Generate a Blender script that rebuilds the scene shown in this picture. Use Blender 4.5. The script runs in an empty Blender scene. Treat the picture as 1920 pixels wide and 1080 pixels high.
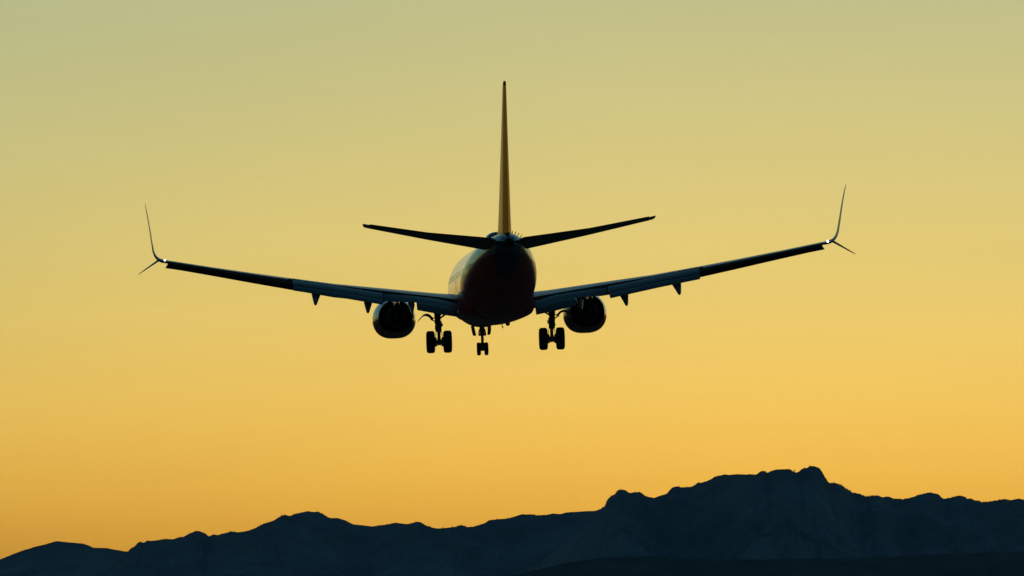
import bpy, bmesh, math, random
import numpy as np
from mathutils import Vector, Matrix, Euler

random.seed(7)
sc = bpy.context.scene
COL = sc.collection
R = math.radians

# ------------------------------------------------------------------ camera
F = 17200.0            # focal length in pixels of a 1920 px wide frame
HOR = 1180.0           # row of the true horizon, below the frame
EYE = 1.7
PIT = math.atan((HOR - 540) / F)
cd = bpy.data.cameras.new('camera')
cd.sensor_width = 36.0
cd.lens = 36.0 * F / 1920
cd.clip_start = 1.0
cd.clip_end = 120000.0
cam = bpy.data.objects.new('camera', cd)
cam.location = (0, 0, EYE)
cam.rotation_euler = (math.pi / 2 + PIT, 0, 0)
COL.objects.link(cam)
sc.camera = cam

# ------------------------------------------------------------------ sky and sun
SUN_EL, SUN_AZ = -1.042, 2.0
w = bpy.data.worlds.new('World')
sc.world = w
w.use_nodes = True
nt = w.node_tree
bg = nt.nodes['Background']
sky = nt.nodes.new('ShaderNodeTexSky')
sky.sky_type = 'NISHITA'
sky.sun_disc = False
sky.sun_elevation = R(SUN_EL)
sky.sun_rotation = R(SUN_AZ)
sky.dust_density = 0.955
sky.ozone_density = 3.311
sky.air_density = 0.594
tint = nt.nodes.new('ShaderNodeMix')
tint.data_type = 'RGBA'
tint.blend_type = 'MULTIPLY'
tint.inputs[0].default_value = 1.0
tint.inputs[7].default_value = (1.39, 1.785, 0.87, 1)      # the photograph's white balance, even over the whole sky
# very thin, stretched veils of high cloud: a per cent or two of unevenness over the whole sky
wc = nt.nodes.new('ShaderNodeTexCoord')
wm = nt.nodes.new('ShaderNodeMapping')
wm.inputs['Scale'].default_value = (7, 7, 46)
wm.inputs['Rotation'].default_value = (0.0, 0.03, 0.4)
wn = nt.nodes.new('ShaderNodeTexNoise')
wn.inputs['Scale'].default_value = 3.0
wn.inputs['Detail'].default_value = 5
wr = nt.nodes.new('ShaderNodeMapRange')
wr.inputs['From Min'].default_value = 0.3
wr.inputs['From Max'].default_value = 0.7
wr.inputs['To Min'].default_value = 0.984
wr.inputs['To Max'].default_value = 1.016
nt.links.new(wc.outputs['Generated'], wm.inputs[0])
nt.links.new(wm.outputs[0], wn.inputs['Vector'])
nt.links.new(wn.outputs[0], wr.inputs[0])
veil = nt.nodes.new('ShaderNodeVectorMath')
veil.operation = 'SCALE'
nt.links.new(sky.outputs[0], veil.inputs[0])
nt.links.new(wr.outputs[0], veil.inputs['Scale'])
nt.links.new(veil.outputs[0], tint.inputs[6])
nt.links.new(tint.outputs[2], bg.inputs[0])
bg.inputs[1].default_value = 0.15

sl = bpy.data.lights.new('sun', 'SUN')
sl.energy = 0.01
sl.angle = R(18.0)
sl.color = (1.0, 0.72, 0.42)
so = bpy.data.objects.new('sun', sl)
sd = Vector((math.sin(R(SUN_AZ)) * math.cos(R(SUN_EL)), math.cos(R(SUN_AZ)) * math.cos(R(SUN_EL)), math.sin(R(SUN_EL))))
so.rotation_euler = sd.to_track_quat('Z', 'Y').to_euler()
so.location = sd * 200
COL.objects.link(so)

sc.view_settings.view_transform = 'Standard'
sc.view_settings.look = 'None'
sc.view_settings.exposure = 1.0
sc.view_settings.gamma = 1.0
sc.view_settings.use_curve_mapping = False


# ------------------------------------------------------------------ materials
def new_mat(name):
    m = bpy.data.materials.new(name)
    m.use_nodes = True
    return m, m.node_tree, m.node_tree.nodes['Principled BSDF']


def noise(nt_, scale, detail=4, coord=None, rough=0.55):
    n = nt_.nodes.new('ShaderNodeTexNoise')
    n.inputs['Scale'].default_value = scale
    n.inputs['Detail'].default_value = detail
    n.inputs['Roughness'].default_value = rough
    if coord is not None:
        nt_.links.new(coord, n.inputs['Vector'])
    return n


def ramp(nt_, fac, stops):
    r = nt_.nodes.new('ShaderNodeValToRGB')
    els = r.color_ramp.elements
    while len(els) < len(stops):
        els.new(0.5)
    for e, (p, c) in zip(els, stops):
        e.position = p
        e.color = (c[0], c[1], c[2], 1)
    nt_.links.new(fac, r.inputs[0])
    return r


def paint(name, col, rough=0.32, coat=0.8, coat_rough=0.06, metal=0.0, wave=0.012, dirt=0.12, spec=0.5, edge=None):
    m, t, b = new_mat(name)
    tc = t.nodes.new('ShaderNodeTexCoord')
    n = noise(t, 0.9, 5, tc.outputs['Object'])
    c0 = [v * (1 - dirt) for v in col]
    c1 = [v * (1 + dirt * 0.6) for v in col]
    r = ramp(t, n.outputs[0], [(0.3, c0), (0.7, c1)])
    t.links.new(r.outputs[0], b.inputs['Base Color'])
    b.inputs['Roughness'].default_value = rough
    b.inputs['Metallic'].default_value = metal
    b.inputs['Specular IOR Level'].default_value = spec
    if edge:
        b.inputs['Specular Tint'].default_value = (*edge, 1)
    b.inputs['Coat Weight'].default_value = coat
    b.inputs['Coat Roughness'].default_value = coat_rough
    if wave:
        n2 = noise(t, 1.7, 2, tc.outputs['Object'])
        bp_ = t.nodes.new('ShaderNodeBump')
        bp_.inputs['Strength'].default_value = 1.0
        bp_.inputs['Distance'].default_value = wave
        t.links.new(n2.outputs[0], bp_.inputs['Height'])
        t.links.new(bp_.outputs[0], b.inputs['Normal'])
        t.links.new(bp_.outputs[0], b.inputs['Coat Normal'])
    return m


BASE_Z = 3.55     # height of the fuselage centreline over the tyre bottoms


def P(x, s, z):
    """airframe point: x to starboard, s metres aft of the nose, z over the fuselage centreline"""
    return Vector((x, 20.0 - s, z + BASE_Z))


def math_node(t, op, a, b=None, c=None):
    n = t.nodes.new('ShaderNodeMath')
    n.operation = op
    for i, v in enumerate((a, b, c)):
        if v is None:
            continue
        if isinstance(v, (int, float)):
            n.inputs[i].default_value = v
        else:
            t.links.new(v, n.inputs[i])
    return n.outputs[0]


def livery():
    """blue crown, orange band, red belly that sweeps up to the tail; navy tail cone. Flat paint only."""
    m, t, b = new_mat('airframe_livery')
    tc = t.nodes.new('ShaderNodeTexCoord')
    sp = t.nodes.new('ShaderNodeSeparateXYZ')
    t.links.new(tc.outputs['Object'], sp.inputs[0])
    X, Y, Z = sp.outputs
    s = math_node(t, 'SUBTRACT', 20.0, Y)
    z = math_node(t, 'SUBTRACT', Z, BASE_Z)
    mr = t.nodes.new('ShaderNodeFloatCurve')
    cv = mr.mapping.curves[0]
    # belly line: height (z+2)/4 against station s/40
    for i, (a, v) in enumerate([(0, .28), (.5, .30), (.62, .55), (.70, .65), (.78, .68), (.88, .74), (1, .80)]):
        if i < 2:
            cv.points[0 if i == 0 else 1].location = (a, v) if i == 0 else (1, .80)
            if i == 1:
                cv.points.new(a, v)
        elif i < 6:
            cv.points.new(a, v)
    mr.mapping.update()
    t.links.new(math_node(t, 'DIVIDE', s, 40.0), mr.inputs[1])
    line = math_node(t, 'SUBTRACT', math_node(t, 'MULTIPLY', mr.outputs[0], 4.0), 2.0)
    d = math_node(t, 'SUBTRACT', z, line)
    red_on = math_node(t, 'LESS_THAN', d, 0.0)
    org_on = math_node(t, 'LESS_THAN', d, 0.85)
    tail = math_node(t, 'MULTIPLY', math_node(t, 'GREATER_THAN', s, 31.0),
                     math_node(t, 'LESS_THAN', math_node(t, 'ADD',
                               math_node(t, 'POWER', math_node(t, 'DIVIDE', X, 0.63), 2.0),
                               math_node(t, 'POWER', math_node(t, 'DIVIDE', math_node(t, 'SUBTRACT', z, 0.98), 1.16), 2.0)), 1.0))

    def mix(f, a, bb):
        n = t.nodes.new('ShaderNodeMix')
        n.data_type = 'RGBA'
        t.links.new(f, n.inputs[0])
        for i, v in ((6, a), (7, bb)):
            if isinstance(v, tuple):
                n.inputs[i].default_value = (*v, 1)
            else:
                t.links.new(v, n.inputs[i])
        return n.outputs[2]
    c = mix(org_on, (0.035, 0.06, 0.22), (0.55, 0.21, 0.03))
    c = mix(red_on, c, (0.58, 0.010, 0.005))
    c = mix(tail, c, (0.012, 0.02, 0.07))
    # skin panel seams, darker hairlines
    seam = math_node(t, 'LESS_THAN', math_node(t, 'FRACT', math_node(t, 'DIVIDE', s, 2.54)), 0.006)
    c = mix(seam, c, (0.02, 0.02, 0.025))
    nz = noise(t, 0.7, 5, tc.outputs['Object'])
    gr = ramp(t, nz.outputs[0], [(0.3, (.82, .82, .82)), (0.7, (1, 1, 1))])
    mm = t.nodes.new('ShaderNodeMix')
    mm.data_type = 'RGBA'
    mm.blend_type = 'MULTIPLY'
    mm.inputs[0].default_value = 1
    t.links.new(c, mm.inputs[6])
    t.links.new(gr.outputs[0], mm.inputs[7])
    t.links.new(mm.outputs[2], b.inputs['Base Color'])
    b.inputs['Roughness'].default_value = 0.3
    b.inputs['Specular IOR Level'].default_value = 0.15
    # the belly is sooty and dull, the sides are polished
    t.links.new(math_node(t, 'SUBTRACT', 0.6, math_node(t, 'MULTIPLY', red_on, 0.5)), b.inputs['Coat Weight'])
    b.inputs['Coat Roughness'].default_value = 0.06
    n2 = noise(t, 1.4, 2, tc.outputs['Object'])
    bp_ = t.nodes.new('ShaderNodeBump')
    bp_.inputs['Distance'].default_value = 0.014
    t.links.new(n2.outputs[0], bp_.inputs['Height'])
    t.links.new(bp_.outputs[0], b.inputs['Normal'])
    t.links.new(bp_.outputs[0], b.inputs['Coat Normal'])
    return m


M = {}
M['livery'] = livery()
M['grey'] = paint('wing_grey_paint', (0.11, 0.115, 0.12), 0.38, 0.35, 0.12, wave=0.006)
M['blue'] = paint('blue_paint', (0.035, 0.06, 0.22), 0.3, 0.9)
M['orange'] = paint('orange_paint', (0.68, 0.33, 0.07), 0.28, 0.12, 0.12, metal=0.8, wave=0.004, edge=(1.0, 0.72, 0.34))
M['rudder'] = paint('rudder_paint', (0.68, 0.33, 0.07), 0.36, 0.0, metal=0.9, wave=0.003, spec=0.4, edge=(0.72, 0.38, 0.11))
M['red'] = paint('red_paint', (0.58, 0.010, 0.005), 0.3, 0.9)
M['nacelle'] = None
M['dark'] = paint('dark_metal', (0.03, 0.03, 0.032), 0.7, 0, wave=0, spec=0.15)
M['gear'] = paint('landing_gear_grey', (0.11, 0.115, 0.12), 0.45, 0.1, wave=0)
M['rubber'] = paint('tyre_rubber', (0.018, 0.018, 0.018), 0.85, 0, wave=0)
M['steel'] = paint('bare_steel', (0.35, 0.35, 0.36), 0.3, 0, metal=1.0, wave=0)
M['matt'] = paint('matt_dark_grey', (0.05, 0.05, 0.055), 0.8, 0, wave=0, spec=0.06)
M['hot'] = paint('sooty_titanium', (0.05, 0.047, 0.045), 0.75, 0, wave=0, spec=0.1)
M['stab'] = paint('tailplane_grey', (0.12, 0.12, 0.125), 0.45, 0.15, 0.2, wave=0.004)
M['radome'] = paint('radome_blue', (0.04, 0.07, 0.2), 0.35, 0.6, wave=0)


def nacelle_mat():
    m, t, b = new_mat('nacelle_livery')
    tc = t.nodes.new('ShaderNodeTexCoord')
    sp = t.nodes.new('ShaderNodeSeparateXYZ')
    t.links.new(tc.outputs['Object'], sp.inputs[0])
    z = math_node(t, 'SUBTRACT', sp.outputs[2], BASE_Z)
    r = t.nodes.new('ShaderNodeMix')
    r.data_type = 'RGBA'
    r.inputs[6].default_value = (0.035, 0.06, 0.22, 1)
    r.inputs[7].default_value = (0.58, 0.010, 0.005, 1)
    t.links.new(math_node(t, 'LESS_THAN', z, -1.72), r.inputs[0])
    t.links.new(r.outputs[2], b.inputs['Base Color'])
    b.inputs['Roughness'].default_value = 0.3
    b.inputs['Specular IOR Level'].default_value = 0.25
    t.links.new(math_node(t, 'ADD', 0.1, math_node(t, 'MULTIPLY', math_node(t, 'GREATER_THAN', z, -1.72), 0.6)), b.inputs['Coat Weight'])
    b.inputs['Coat Roughness'].default_value = 0.08
    return m


M['nacelle'] = nacelle_mat()


def glass():
    m, t, b = new_mat('cabin_window_glass')
    b.inputs['Base Color'].default_value = (0.02, 0.022, 0.025, 1)
    b.inputs['Roughness'].default_value = 0.12
    b.inputs['Specular IOR Level'].default_value = 0.5
    return m


M['glass'] = glass()


def emit(name, col, strength):
    m, t, b = new_mat(name)
    b.inputs['Base Color'].default_value = (*col, 1)
    b.inputs['Emission Color'].default_value = (*col, 1)
    b.inputs['Emission Strength'].default_value = strength
    return m


M['strobe'] = emit('white_position_light', (1.0, 0.95, 0.85), 9.0)


def terrain_mat(name, rock, scrub, scale):
    m, t, b = new_mat(name)
    tc = t.nodes.new('ShaderNodeTexCoord')
    n = noise(t, scale, 9, tc.outputs['Object'], 0.62)
    n2 = noise(t, scale * 14, 6, tc.outputs['Object'], 0.7)
    a = math_node(t, 'ADD', math_node(t, 'MULTIPLY', n.outputs[0], 0.6), math_node(t, 'MULTIPLY', n2.outputs[0], 0.4))
    r = ramp(t, a, [(0.40, scrub), (0.56, rock), (0.66, [v * 1.25 for v in rock])])
    t.links.new(r.outputs[0], b.inputs['Base Color'])
    b.inputs['Roughness'].default_value = 0.95
    b.inputs['Specular IOR Level'].default_value = 0.1
    bp_ = t.nodes.new('ShaderNodeBump')
    bp_.inputs['Distance'].default_value = 6.0
    t.links.new(n2.outputs[0], bp_.inputs['Height'])
    t.links.new(bp_.outputs[0], b.inputs['Normal'])
    return m


M['rock'] = terrain_mat('mountain_rock_and_scrub', (0.33, 0.30, 0.315), (0.205, 0.19, 0.205), 0.004)
M['hill'] = terrain_mat('foothill_scrub', (0.17, 0.15, 0.155), (0.11, 0.10, 0.105), 0.008)
M['desert'] = terrain_mat('desert_ground', (0.36, 0.27, 0.19), (0.22, 0.17, 0.12), 0.01)
M['foliage'] = paint('dark_foliage', (0.04, 0.05, 0.028), 0.9, 0, wave=0, dirt=0.4)
M['bark'] = paint('bark', (0.07, 0.05, 0.035), 0.9, 0, wave=0, dirt=0.3)


# ------------------------------------------------------------------ mesh helpers
def link(name, me, mats, parent=None, smooth=True, angle=40):
    ob = bpy.data.objects.new(name, me)
    for mt in (mats if isinstance(mats, (list, tuple)) else [mats]):
        me.materials.append(mt)
    COL.objects.link(ob)
    if parent is not None:
        ob.parent = parent
    if smooth:
        me.shade_smooth()
        me.set_sharp_from_angle(angle=R(angle))
    return ob


def from_bm(name, bm, mats, parent=None, smooth=True, angle=40):
    bmesh.ops.recalc_face_normals(bm, faces=bm.faces[:])
    me = bpy.data.meshes.new(name)
    bm.to_mesh(me)
    bm.free()
    return link(name, me, mats, parent, smooth, angle)


def loft(bm, rings, cap0=True, cap1=True, closed=True, mi=0):
    vs = [[bm.verts.new(p) for p in r] for r in rings]
    n = len(rings[0])
    for a, b in zip(vs[:-1], vs[1:]):
        for i in range(n if closed else n - 1):
            j = (i + 1) % n
            f = bm.faces.new((a[i], a[j], b[j], b[i]))
            f.material_index = mi
    if closed:
        if cap0:
            bm.faces.new(vs[0]).material_index = mi
        if cap1:
            bm.faces.new(vs[-1][::-1]).material_index = mi
    return vs


def tube(bm, a, b, r0, r1=None, n=12, mi=0):
    a, b = Vector(a), Vector(b)
    r1 = r0 if r1 is None else r1
    d = (b - a).normalized()
    u = d.orthogonal().normalized()
    v = d.cross(u)
    rings = []
    for p, r in ((a, r0), (b, r1)):
        rings.append([p + (u * math.cos(2 * math.pi * i / n) + v * math.sin(2 * math.pi * i / n)) * r for i in range(n)])
    loft(bm, rings, mi=mi)


def box(bm, c, size, rot=None, mi=0):
    c = Vector(c)
    h = Vector(size) / 2
    rot = rot or Matrix.Identity(3)
    vs = [bm.verts.new(c + rot @ Vector((sx * h.x, sy * h.y, sz * h.z))) for sx in (-1, 1) for sy in (-1, 1) for sz in (-1, 1)]
    for q in ((0, 1, 3, 2), (4, 6, 7, 5), (0, 4, 5, 1), (2, 3, 7, 6), (0, 2, 6, 4), (1, 5, 7, 3)):
        bm.faces.new([vs[i] for i in q]).material_index = mi


def lathe_x(bm, c, prof, n=40, mi=None):
    """closed ring about the x axis: prof = [(dx, r)]"""
    rings = []
    for k in range(n):
        a = 2 * math.pi * k / n
        rings.append([Vector(c) + Vector((dx, r * math.cos(a), r * math.sin(a))) for dx, r in prof])
    vs = [[bm.verts.new(p) for p in r] for r in rings]
    m_ = len(prof)
    for k in range(n):
        a, b = vs[k], vs[(k + 1) % n]
        for i in range(m_ - 1):
            bm.faces.new((a[i], a[i + 1], b[i + 1], b[i])).material_index = mi[i] if mi else 0


def interp(tab, v):
    xs = [t_[0] for t_ in tab]
    return [float(np.interp(v, xs, [t_[k] for t_ in tab])) for k in range(1, len(tab[0]))]


def smooth_tab(tab, v):
    """Catmull-Rom style interpolation of a table (monotone enough for these shapes)"""
    xs = np.array([t_[0] for t_ in tab], float)
    out = []
    i = int(np.clip(np.searchsorted(xs, v) - 1, 0, len(xs) - 2))
    h = xs[i + 1] - xs[i]
    u = (v - xs[i]) / h
    for k in range(1, len(tab[0])):
        y = [t_[k] for t_ in tab]
        m0 = (y[i + 1] - y[i - 1]) / (xs[i + 1] - xs[i - 1]) if i > 0 else (y[1] - y[0]) / (xs[1] - xs[0])
        m1 = (y[i + 2] - y[i]) / (xs[i + 2] - xs[i]) if i + 2 < len(xs) else (y[i + 1] - y[i]) / h
        a = (y[i + 1] - y[i]) / h
        if a == 0:
            m0 = m1 = 0
        out.append((2 * u**3 - 3 * u**2 + 1) * y[i] + (u**3 - 2 * u**2 + u) * h * m0 + (-2 * u**3 + 3 * u**2) * y[i + 1] + (u**3 - u**2) * h * m1)
    return out


def naca_t(x):
    return 5 * (0.2969 * math.sqrt(max(x, 0)) - 0.126 * x - 0.3516 * x * x + 0.2843 * x**3 - 0.1036 * x**4)


def sec_points(n=14, x0=0.0, x1=1.0):
    """upper TE -> LE -> lower TE parameter list"""
    xs = [x0 + (x1 - x0) * 0.5 * (1 - math.cos(math.pi * i / n)) for i in range(n + 1)]
    return [(x, 1) for x in xs[::-1]] + [(x, -1) for x in xs[1:]]


def foil(le, te, thick, n=12, camber=0.0, nrm=None):
    """airfoil ring between two airframe points; nrm = thickness direction"""
    le, te = Vector(le), Vector(te)
    c = te - le
    L = c.length
    nn = (nrm or Vector((0, 0, 1))).normalized()
    nn = (nn - c * (nn.dot(c) / (L * L))).normalized()
    pts = []
    for x, sg in sec_points(n):
        cam_ = camber * 4 * x * (1 - x)
        pts.append(le + c * x + nn * (thick * (naca_t(x) * sg) + cam_))
    # blunt trailing edge comes from naca_t(1) > 0
    return pts


# ================================================================== TERRAIN
def hash2(ix, iy, seed):
    h = (ix.astype(np.int64) * 374761393 + iy.astype(np.int64) * 668265263 + seed * 974634777) & 0xFFFFFFFF
    h = ((h ^ (h >> 13)) * 1274126177) & 0xFFFFFFFF
    return ((h ^ (h >> 16)) & 0xFFFF) / 65535.0


def vnoise(x, y, seed):
    ix, iy = np.floor(x), np.floor(y)
    fx, fy = x - ix, y - iy
    fx = fx * fx * (3 - 2 * fx)
    fy = fy * fy * (3 - 2 * fy)
    a = hash2(ix, iy, seed); b = hash2(ix + 1, iy, seed); c = hash2(ix, iy + 1, seed); d = hash2(ix + 1, iy + 1, seed)
    return (a * (1 - fx) + b * fx) * (1 - fy) + (c * (1 - fx) + d * fx) * fy


def fbm(x, y, seed, octv=5, ridged=False):
    s_, a, tot = 0, 0.5, 0
    for o in range(octv):
        v = vnoise(x * 2**o, y * 2**o, seed + o * 17)
        if ridged:
            v = 1 - np.abs(2 * v - 1)
        s_ = s_ + a * v
        tot += a
        a *= 0.5
    return s_ / tot


def ground_mesh():
    bm = bmesh.new()
    xs = [-38000, -12000, -4000, -1200, 0, 1200, 4000, 12000, 38000]
    ys = [-6000, -1500, 0, 600, 1500, 4000, 10000, 20000, 40000]
    vs = [[bm.verts.new((x, y, 0)) for x in xs] for y in ys]
    for a, b in zip(vs[:-1], vs[1:]):
        for i in range(len(xs) - 1):
            bm.faces.new((a[i], a[i + 1], b[i + 1], b[i]))
    return from_bm('ground', bm, M['desert'], smooth=False)


g = ground_mesh()
g['kind'] = 'structure'

CREST_HILL = [(-400, 1098), (-150, 1075), (0, 1049), (37, 1034), (62, 1026), (87, 1020), (100, 1016), (107, 1014.5), (130, 1017), (155, 1019), (165, 1022),
              (175, 1027), (200, 1027.5), (212, 1030), (232, 1033.5), (245, 1034), (270, 1040), (330, 1052), (420, 1075), (600, 1110)]
CREST_RIDGE = [(60, 1150), (170, 1098), (215, 1058), (238, 1035), (241, 1033), (246, 1027.5), (252, 1024.5), (259, 1017), (265, 1016), (269.5, 1018), (276, 1013), (285, 1014.5),
               (300, 1012), (325, 1010.5), (337, 1007), (346, 1006), (350, 1003), (365, 996), (375, 995.5), (385, 1000), (392, 1006), (397, 1002.5),
               (410, 1003), (432, 997), (455, 997), (467, 994), (480, 989.5), (490, 984), (515, 974.5), (526, 967.5), (535, 964), (544, 967.5),
               (552, 964), (565, 960.5), (577, 958.5), (587, 960), (596, 959), (607, 964.5), (617, 971.5), (632, 971), (647, 975.5), (662, 983),
               (677, 984.5), (697, 987), (722, 984), (742, 980), (765, 982.5), (782, 978), (792, 980), (797, 984.5), (810, 989), (820, 991),
               (840, 989.5), (855, 987.5), (865, 984), (875, 988), (887, 987.5), (910, 980.5), (917, 975), (952, 972), (980, 964), (1002, 965),
               (1015, 966.5), (1040, 963), (1052, 964), (1060, 961), (1097, 958.5), (1115, 958), (1127, 954), (1145, 953), (1180, 960), (1250, 975), (1400, 1010), (1700, 1060)]
CREST_MASSIF = [(860, 1160), (940, 1105), (1000, 1062), (1040, 1030), (1075, 1005), (1100, 984), (1120, 964), (1127, 953), (1134, 947.5), (1139, 935.5), (1147, 929), (1154, 926), (1156, 921), (1162, 918), (1170, 918),
                (1177, 922.5), (1181, 925.5), (1187, 923), (1200, 922), (1206, 926), (1211, 931), (1222, 932.5), (1226, 934), (1235, 930),
                (1250, 926), (1259, 915), (1266, 912), (1274.5, 912), (1275.5, 914), (1295, 913), (1302, 910.5), (1304, 907.5), (1320, 904),
                (1335, 897.5), (1339, 894), (1360, 889), (1365, 890.5), (1384, 889.5), (1409, 889), (1414, 890), (1419, 889), (1426.5, 883),
                (1435, 883), (1437, 887), (1441, 886), (1454, 880.5), (1482, 879), (1486, 883.5), (1492, 886), (1499, 884), (1503, 879),
                (1513, 878), (1519, 873.5), (1526.5, 874), (1537, 878), (1542.5, 886), (1549, 899), (1554, 906), (1563, 905), (1573, 908),
                (1582, 912), (1588, 918), (1597, 922.5), (1612, 927), (1622, 930.5), (1645, 929), (1654, 931.5), (1664, 930.5), (1679, 935.5),
                (1702, 935), (1723.5, 928), (1741.5, 923), (1760, 926.5), (1768, 935.5), (1785, 932.5), (1800, 929.5), (1806.5, 930.5),
                (1811, 934.5), (1823.5, 936), (1827, 939), (1836, 939.5), (1840.5, 942), (1851, 941.5), (1866, 939), (1885, 935.5),
                (1896, 938), (1910, 934.5), (1920, 937), (1980, 948), (2060, 940), (2180, 966), (2400, 985), (2700, 1040)]
CREST_FOOT = [(700, 1150), (880, 1100), (940, 1083), (1000, 1070), (1067, 1054), (1130, 1046), (1210, 1042), (1320, 1048), (1420, 1049), (1500, 1047), (1600, 1047),
              (1700, 1042), (1800, 1037), (1920, 1034), (2050, 1036), (2300, 1060), (2600, 1110)]


def px_ray(u, v):
    """world x and z (over the eye) per metre of y"""
    dx = (u - 960) / F
    du = (540 - v) / F
    cp, sp_ = math.cos(PIT), math.sin(PIT)
    yy = cp - du * sp_
    return dx / yy, (sp_ + du * cp) / yy


def terrain(name, crest, dist, depth, mat, seed, rough_px, gully=0.35, step=1.3, rows=96):
    """a mountain as a height field: crest line, gullied face toward the plain, back slope"""
    u0, u1 = crest[0][0], crest[-1][0]
    us = np.concatenate([np.arange(max(u0, -500), min(u1, 2500), step)])
    vs = np.interp(us, [c[0] for c in crest], [c[1] for c in crest])
    # smooth corners a little, then add outcrop and scrub roughness
    k = np.array([1, 2, 3, 2, 1]) / 9.0
    vs = np.convolve(np.pad(vs, 2, mode='edge'), k, mode='valid')
    zero = np.zeros_like(us)
    patch = np.clip((fbm(us / 60.0, zero, seed + 13, 3) - 0.35) * 3.0, 0.15, 1.3)     # rough stretches and smooth ones
    vs = vs + patch * ((fbm(us / 9.0, zero, seed + 5, 4) - 0.5) * 2 * rough_px + (fbm(us / 3.0, zero, seed + 9, 2) - 0.5) * 0.7 * rough_px)
    crest_y = dist + (fbm(us / 160.0, zero, seed + 3, 3) - 0.5) * depth * 0.35
    kx = (us - 960) / F
    cp, sp_ = math.cos(PIT), math.sin(PIT)
    du = (540 - vs) / F
    yy = cp - du * sp_
    X = kx / yy * crest_y
    Z = (sp_ + du * cp) / yy * crest_y + EYE
    Z = np.maximum(Z, 1.0)
    # rows: t<0 behind the crest, t>0 in front
    tt = np.concatenate([np.linspace(-0.5, -0.03, 8), [0.0], np.linspace(0.0, 1.0, rows)[1:] ** 1.35])
    T = tt[:, None]
    n_r, n_c = len(tt), len(us)
    XX = np.repeat(X[None, :], n_r, 0)
    YY = crest_y[None, :] - T * depth
    a = np.abs(T)
    prof = np.where(T >= 0, (1 - np.clip(a, 0, 1)) ** 1.25, (1 - np.clip(a, 0, 1) * 2.0 * 0.95))
    ZZ = Z[None, :] * prof
    # spurs and gullies run down the face; none at the crest line itself
    warp = (fbm(XX / 500.0, YY / 500.0, seed + 31, 3) - 0.5) * 260
    gl = fbm((XX + warp) / 260.0, YY / 900.0, seed + 51, 5, ridged=True)
    fine = fbm(XX / 42.0, YY / 70.0, seed + 71, 4)
    amp = np.clip(a * 5.0, 0, 1) * np.clip((1 - a) * 3, 0, 1)
    ZZ = ZZ - amp * Z[None, :] * gully * (1 - gl) * (0.4 + 0.6 * (1 - a)) + amp * (fine - 0.6) * Z[None, :] * 0.07
    ZZ[-1, :] = -0.6
    ZZ[0, :] = np.minimum(ZZ[0, :], 0) - 0.6
    ZZ = np.maximum(ZZ, -0.6)
    co = np.stack([XX, YY, ZZ], -1).reshape(-1, 3)
    i = np.arange(n_r - 1)[:, None] * n_c + np.arange(n_c - 1)[None, :]
    q = np.stack([i, i + n_c, i + n_c + 1, i + 1], -1).reshape(-1, 4)
    me = bpy.data.meshes.new(name)
    me.vertices.add(len(co))
    me.vertices.foreach_set('co', co.ravel())
    me.loops.add(q.size)
    me.loops.foreach_set('vertex_index', q.ravel().astype(np.int32))
    me.polygons.add(len(q))
    me.polygons.foreach_set('loop_start', np.arange(0, q.size, 4, dtype=np.int32))
    me.polygons.foreach_set('loop_total', np.full(len(q), 4, dtype=np.int32))
    me.update(calc_edges=True)
    ob = link(name, me, mat, smooth=False)
    me.shade_smooth()
    ob['kind'] = 'structure'
    return us, X, crest_y, Z


terrain('distant_hill', CREST_HILL, 31000, 2600, M['rock'], 11, 0.5, 0.25, 1.6, 60)
cr_ridge = terrain('mountain_ridge', CREST_RIDGE, 27500, 2400, M['rock'], 23, 1.3, 0.35, 1.3, 90)
cr_mass = terrain('mountain_massif', CREST_MASSIF, 24000, 2300, M['rock'], 37, 1.3, 0.40, 1.3, 96)
terrain('foothill', CREST_FOOT, 12500, 1500, M['hill'], 53, 1.0, 0.2, 1.6, 60)


# scrub and wind-bent trees that roughen the crest: too small to count, one mass
def scrub():
    rnd = random.Random(5)
    bm = bmesh.new()
    for us, X, Y, Z in (cr_ridge, cr_mass):
        n = len(us)
        for _ in range(900):
            i = rnd.randrange(n)
            if not -60 < us[i] < 1980:
                continue
            dens = 0.10 + (0.6 if 1575 < us[i] < 1640 else 0) + 0.3 * (math.sin(us[i] * .045) > .45)
            if rnd.random() > dens:
                continue
            h = rnd.uniform(1.2, 3.2) * (1.3 if rnd.random() < 0.12 else 1)
            r = h * rnd.uniform(0.4, 0.8)
            p = Vector((X[i] + rnd.uniform(-1, 1), Y[i] - rnd.uniform(0, 12), Z[i] - 0.7))
            k = 5
            ph = rnd.random() * 6
            low = [bm.verts.new(p + Vector((r * .6 * math.cos(ph + 6.283 * j / k), r * .6 * math.sin(ph + 6.283 * j / k), 0))) for j in range(k)]
            mid = [bm.verts.new(p + Vector((r * rnd.uniform(.7, 1.15) * math.cos(ph + 6.283 * j / k), r * math.sin(ph + 6.283 * j / k), h * rnd.uniform(.4, .65)))) for j in range(k)]
            top = bm.verts.new(p + Vector((rnd.uniform(-.2, .2) * r, 0, h)))
            for j in range(k):
                l = (j + 1) % k
                bm.faces.new((low[j], low[l], mid[l], mid[j]))
                bm.faces.new((mid[j], mid[l], top))
    ob = from_bm('ridge_scrub', bm, M['foliage'], smooth=False)
    ob['kind'] = 'stuff'
    ob['label'] = 'dark scrub and small trees along the mountain crests'
    ob['category'] = 'scrub'


scrub()


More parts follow.
